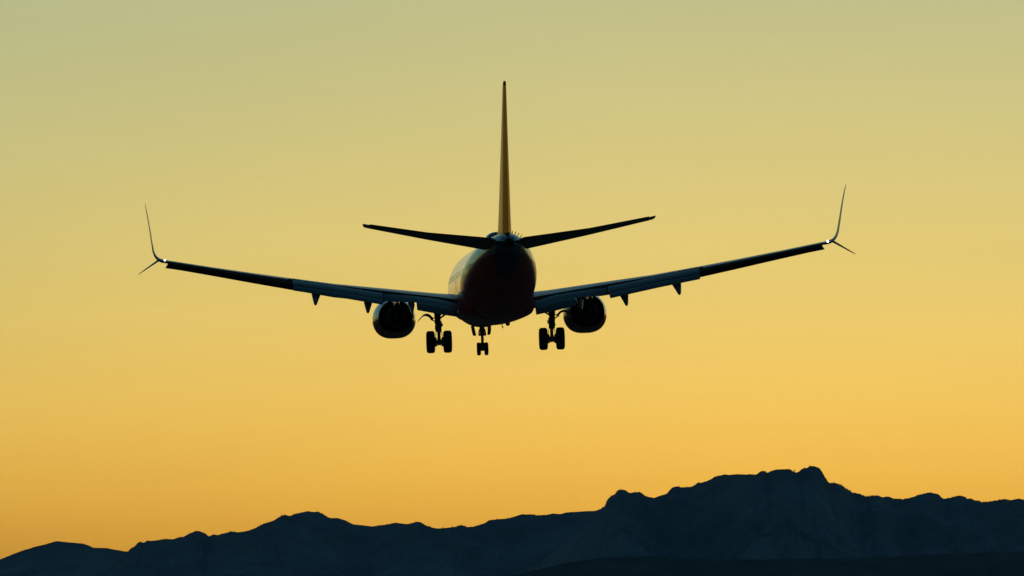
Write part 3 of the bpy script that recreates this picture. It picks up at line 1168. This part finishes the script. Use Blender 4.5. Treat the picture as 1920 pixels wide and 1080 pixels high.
def wheel(name, c, k, parent, wk=1.0):
    bm = bmesh.new()
    prof = [(dx * k * wk, r * k) for dx, r in TYRE]
    lathe_x(bm, c, prof, 44, [0] * 12)
    for sg in (-1, 1):
        lathe_x(bm, c, [(sg * -dx * k * wk, r * k) for dx, r in RIM], 28, [1] * 4)
    # tread grooves read as dark lines: shallow raised ribs
    for g_ in (-.11, -.037, .037, .11):
        lathe_x(bm, c, [((g_ - .022) * k * wk, .563 * k), ((g_ - .02) * k * wk, .574 * k), ((g_ + .02) * k * wk, .574 * k), ((g_ + .022) * k * wk, .563 * k)], 44, [0] * 3)
    bmesh.ops.remove_doubles(bm, verts=bm.verts[:], dist=1e-5)
    return from_bm(name, bm, [M['rubber'], M['gear']], parent)


for side in (-1, 1):
    gx, gs, gz = side * 2.89, 19.58, -2.97
    bm = bmesh.new()
    tube(bm, P(gx + side * .10, gs - .03, -.95), P(gx + side * .03, gs - .02, -1.95), .165, .155, 16)
    tube(bm, P(gx + side * .03, gs - .02, -1.93), P(gx, gs, -2.45), .175, .145, 16)
    for z_, r_ in ((-1.95, .19), (-2.18, .185), (-2.40, .165)):
        tube(bm, P(gx + side * .02, gs, z_ - .03), P(gx + side * .02, gs, z_ + .03), r_, r_, 16)
    box(bm, P(gx - side * .17, gs + .05, -2.1), (.08, .12, .16))
    box(bm, P(gx + side * .17, gs + .08, -2.28), (.06, .10, .12))
    box(bm, P(gx + side * .15, gs + .05, -2.02), (.07, .10, .1))
    GEAR = from_bm('main_landing_gear', bm, M['gear'], PLANE)
    bm = bmesh.new()
    tube(bm, P(gx, gs, -2.4), P(gx, gs, -2.98), .085, .085, 16)
    from_bm('shock_strut', bm, M['steel'], GEAR)
    bm = bmesh.new()
    tube(bm, P(gx - .47, gs, gz), P(gx + .47, gs, gz), .10, .10, 14)
    tube(bm, P(gx - .10, gs, gz - .02), P(gx + .10, gs, gz - .02), .15, .15, 14)
    for q in (-1, 1):
        tube(bm, P(gx + q * .16, gs, gz), P(gx + q * .27, gs, gz), .24, .24, 20)
        for k in range(8):
            a = 2 * math.pi * k / 8
            tube(bm, P(gx + q * .12, gs + .19 * math.sin(a), gz + .19 * math.cos(a)), P(gx + q * .17, gs + .19 * math.sin(a), gz + .19 * math.cos(a)), .035, .035, 8)
    from_bm('axle', bm, M['gear'], GEAR)
    # torque links behind the strut
    bm = bmesh.new()
    for z0, z1 in ((-2.44, -2.68), (-2.92, -2.68)):
        for q in (-1, 1):
            tube(bm, P(gx + q * .07, gs + .13, z0), P(gx + q * .03, gs + .38, z1), .03, .03, 8)
    tube(bm, P(gx - .06, gs + .38, -2.68), P(gx + .06, gs + .38, -2.68), .035, .035, 8)
    from_bm('torque_link', bm, M['gear'], GEAR)
    # side brace to the wing root
    bm = bmesh.new()
    tube(bm, P(gx - side * .05, gs, -1.78), P(gx - side * .75, gs - .1, -1.30), .045, .05, 10)
    tube(bm, P(gx - side * .05, gs - .15, -1.72), P(gx - side * .35, gs - 1.0, -1.1), .04, .04, 10)
    from_bm('side_brace', bm, M['gear'], GEAR)
    # hydraulic hoses
    bm = bmesh.new()
    for q in (-.11, .1):
        pts = [P(gx + q, gs + .12, -2.35), P(gx + q * 1.6, gs + .2, -2.62), P(gx + q * 1.7, gs + .14, -2.85), P(gx + q * 1.2, gs + .05, -3.1)]
        for a, b in zip(pts[:-1], pts[1:]):
            tube(bm, a, b, .016, .016, 6)
    for dx in (-.1, -.03, .05, .11):
        tube(bm, P(gx + dx, gs + .05, -3.08), P(gx + dx * 1.1, gs + .07, -3.17 - abs(dx) * .2), .012, .01, 5)
    from_bm('brake_hose', bm, M['dark'], GEAR)
    for q in (-1, 1):
        wheel('wheel', P(gx + q * .435, gs, gz), 1.0, GEAR)
    # outer gear door, curved like the wing underside, carried on two links
    bm = bmesh.new()
    arc = [(3.18, -1.80, .07), (3.26, -1.72, .075), (3.35, -1.63, .07), (3.45, -1.575, .06), (3.55, -1.565, .05), (3.65, -1.59, .045), (3.74, -1.66, .035), (3.83, -1.76, .025), (3.94, -1.89, .012)]
    rings = []
    for s_, sh in ((19.05, .0), (19.15, .0), (20.0, .0), (20.1, .0)):
        up = [P(side * x, s_, z + t_) for x, z, t_ in arc]
        dn = [P(side * x, s_, z - t_) for x, z, t_ in arc]
        rings.append(up + dn[::-1])
    loft(bm, rings)
    GD = from_bm('gear_door', bm, M['grey'], GEAR)
    bm = bmesh.new()
    tube(bm, P(gx + side * .08, gs, -1.72), P(side * 3.27, gs, -1.78), .028, .028, 8)
    tube(bm, P(gx + side * .1, gs, -1.95), P(side * 3.3, gs, -1.80), .03, .03, 8)
    from_bm('door_link', bm, M['gear'], GD)

# nose gear
gx, gs, gz = -.01, 4.0, -3.12
bm = bmesh.new()
tube(bm, P(gx, gs - .05, -1.6), P(gx, gs, -2.42), .15, .12, 16)
tube(bm, P(gx, gs, -2.40), P(gx, gs, -2.95), .078, .07, 14)
box(bm, P(gx, gs + .08, -2.36), (.40, .14, .14))
tube(bm, P(gx - .19, gs + .08, -2.30), P(gx - .12, gs + .05, -2.05), .035, .035, 8)
tube(bm, P(gx + .19, gs + .08, -2.36), P(gx + .12, gs + .05, -2.05), .04, .04, 8)
tube(bm, P(gx, gs - .1, -2.35), P(gx, gs - 1.1, -1.7), .06, .06, 10)
tube(bm, P(gx + .02, gs, -2.45), P(gx + .08, gs + .02, -2.62), .02, .02, 6)
tube(bm, P(gx, gs, -2.78), P(gx, gs, -3.18), .105, .10, 14)
NG = from_bm('nose_landing_gear', bm, M['gear'], PLANE)
bm = bmesh.new()
tube(bm, P(gx - .22, gs, gz), P(gx + .22, gs, gz), .06, .06, 12)
tube(bm, P(gx - .11, gs, gz), P(gx + .11, gs, gz), .11, .11, 14)
from_bm('axle', bm, M['gear'], NG)
bm = bmesh.new()
for z0, z1 in ((-2.48, -2.68), (-2.95, -2.68)):
    tube(bm, P(gx, gs + .1, z0), P(gx, gs + .3, z1), .035, .03, 8)
from_bm('torque_link', bm, M['gear'], NG)
for q in (-1, 1):
    wheel('wheel', P(gx + q * .2, gs, gz), .60, NG, .79)
for xa, za, xb, zb in ((-.50, -1.88, -.385, -2.40), (.40, -1.88, .36, -2.37)):
    bm = bmesh.new()
    prof = [(2.6, 0), (2.6, .8), (2.9, 1.0), (4.2, 1.0), (4.55, .62), (4.6, 0)]
    A, B = [], []
    for s_, k in prof:
        x, z = xa + (xb - xa) * k, za + (zb - za) * k
        bulge = math.sin(k * math.pi) * (.02 if xa > 0 else -.02)
        A.append(bm.verts.new(P(x + .05 + bulge, s_, z)))
        B.append(bm.verts.new(P(x - .05 + bulge, s_, z)))
    bm.faces.new(A)
    bm.faces.new(B[::-1])
    for i in range(len(A)):
        j = (i + 1) % len(A)
        bm.faces.new((A[i], B[i], B[j], A[j]))
    from_bm('gear_door', bm, M['matt'], NG, smooth=False)
bm = bmesh.new()
tube(bm, P(.27, 4.4, -1.9), P(.28, 4.4, -2.28), .012, .012, 6)
from_bm('door_link', bm, M['gear'], NG)

# ================================================================== HAZE
HAZE_DENSITY = 6.5e-6
bm = bmesh.new()
box(bm, (0, 17000, 234), (80000, 50000, 470))
hm = bpy.data.materials.new('evening_haze')
hm.use_nodes = True
hn = hm.node_tree
hn.nodes.clear()
ho = hn.nodes.new('ShaderNodeOutputMaterial')
hv = hn.nodes.new('ShaderNodeVolumePrincipled')
hv.inputs['Color'].default_value = (0.36, 0.62, 1.0, 1)
hv.inputs['Density'].default_value = HAZE_DENSITY
hn.links.new(hv.outputs[0], ho.inputs['Volume'])
hz = from_bm('haze', bm, hm, smooth=False)
hz['kind'] = 'stuff'
hz['label'] = 'thin bluish evening haze between the viewer and the mountains'
hz['category'] = 'haze'
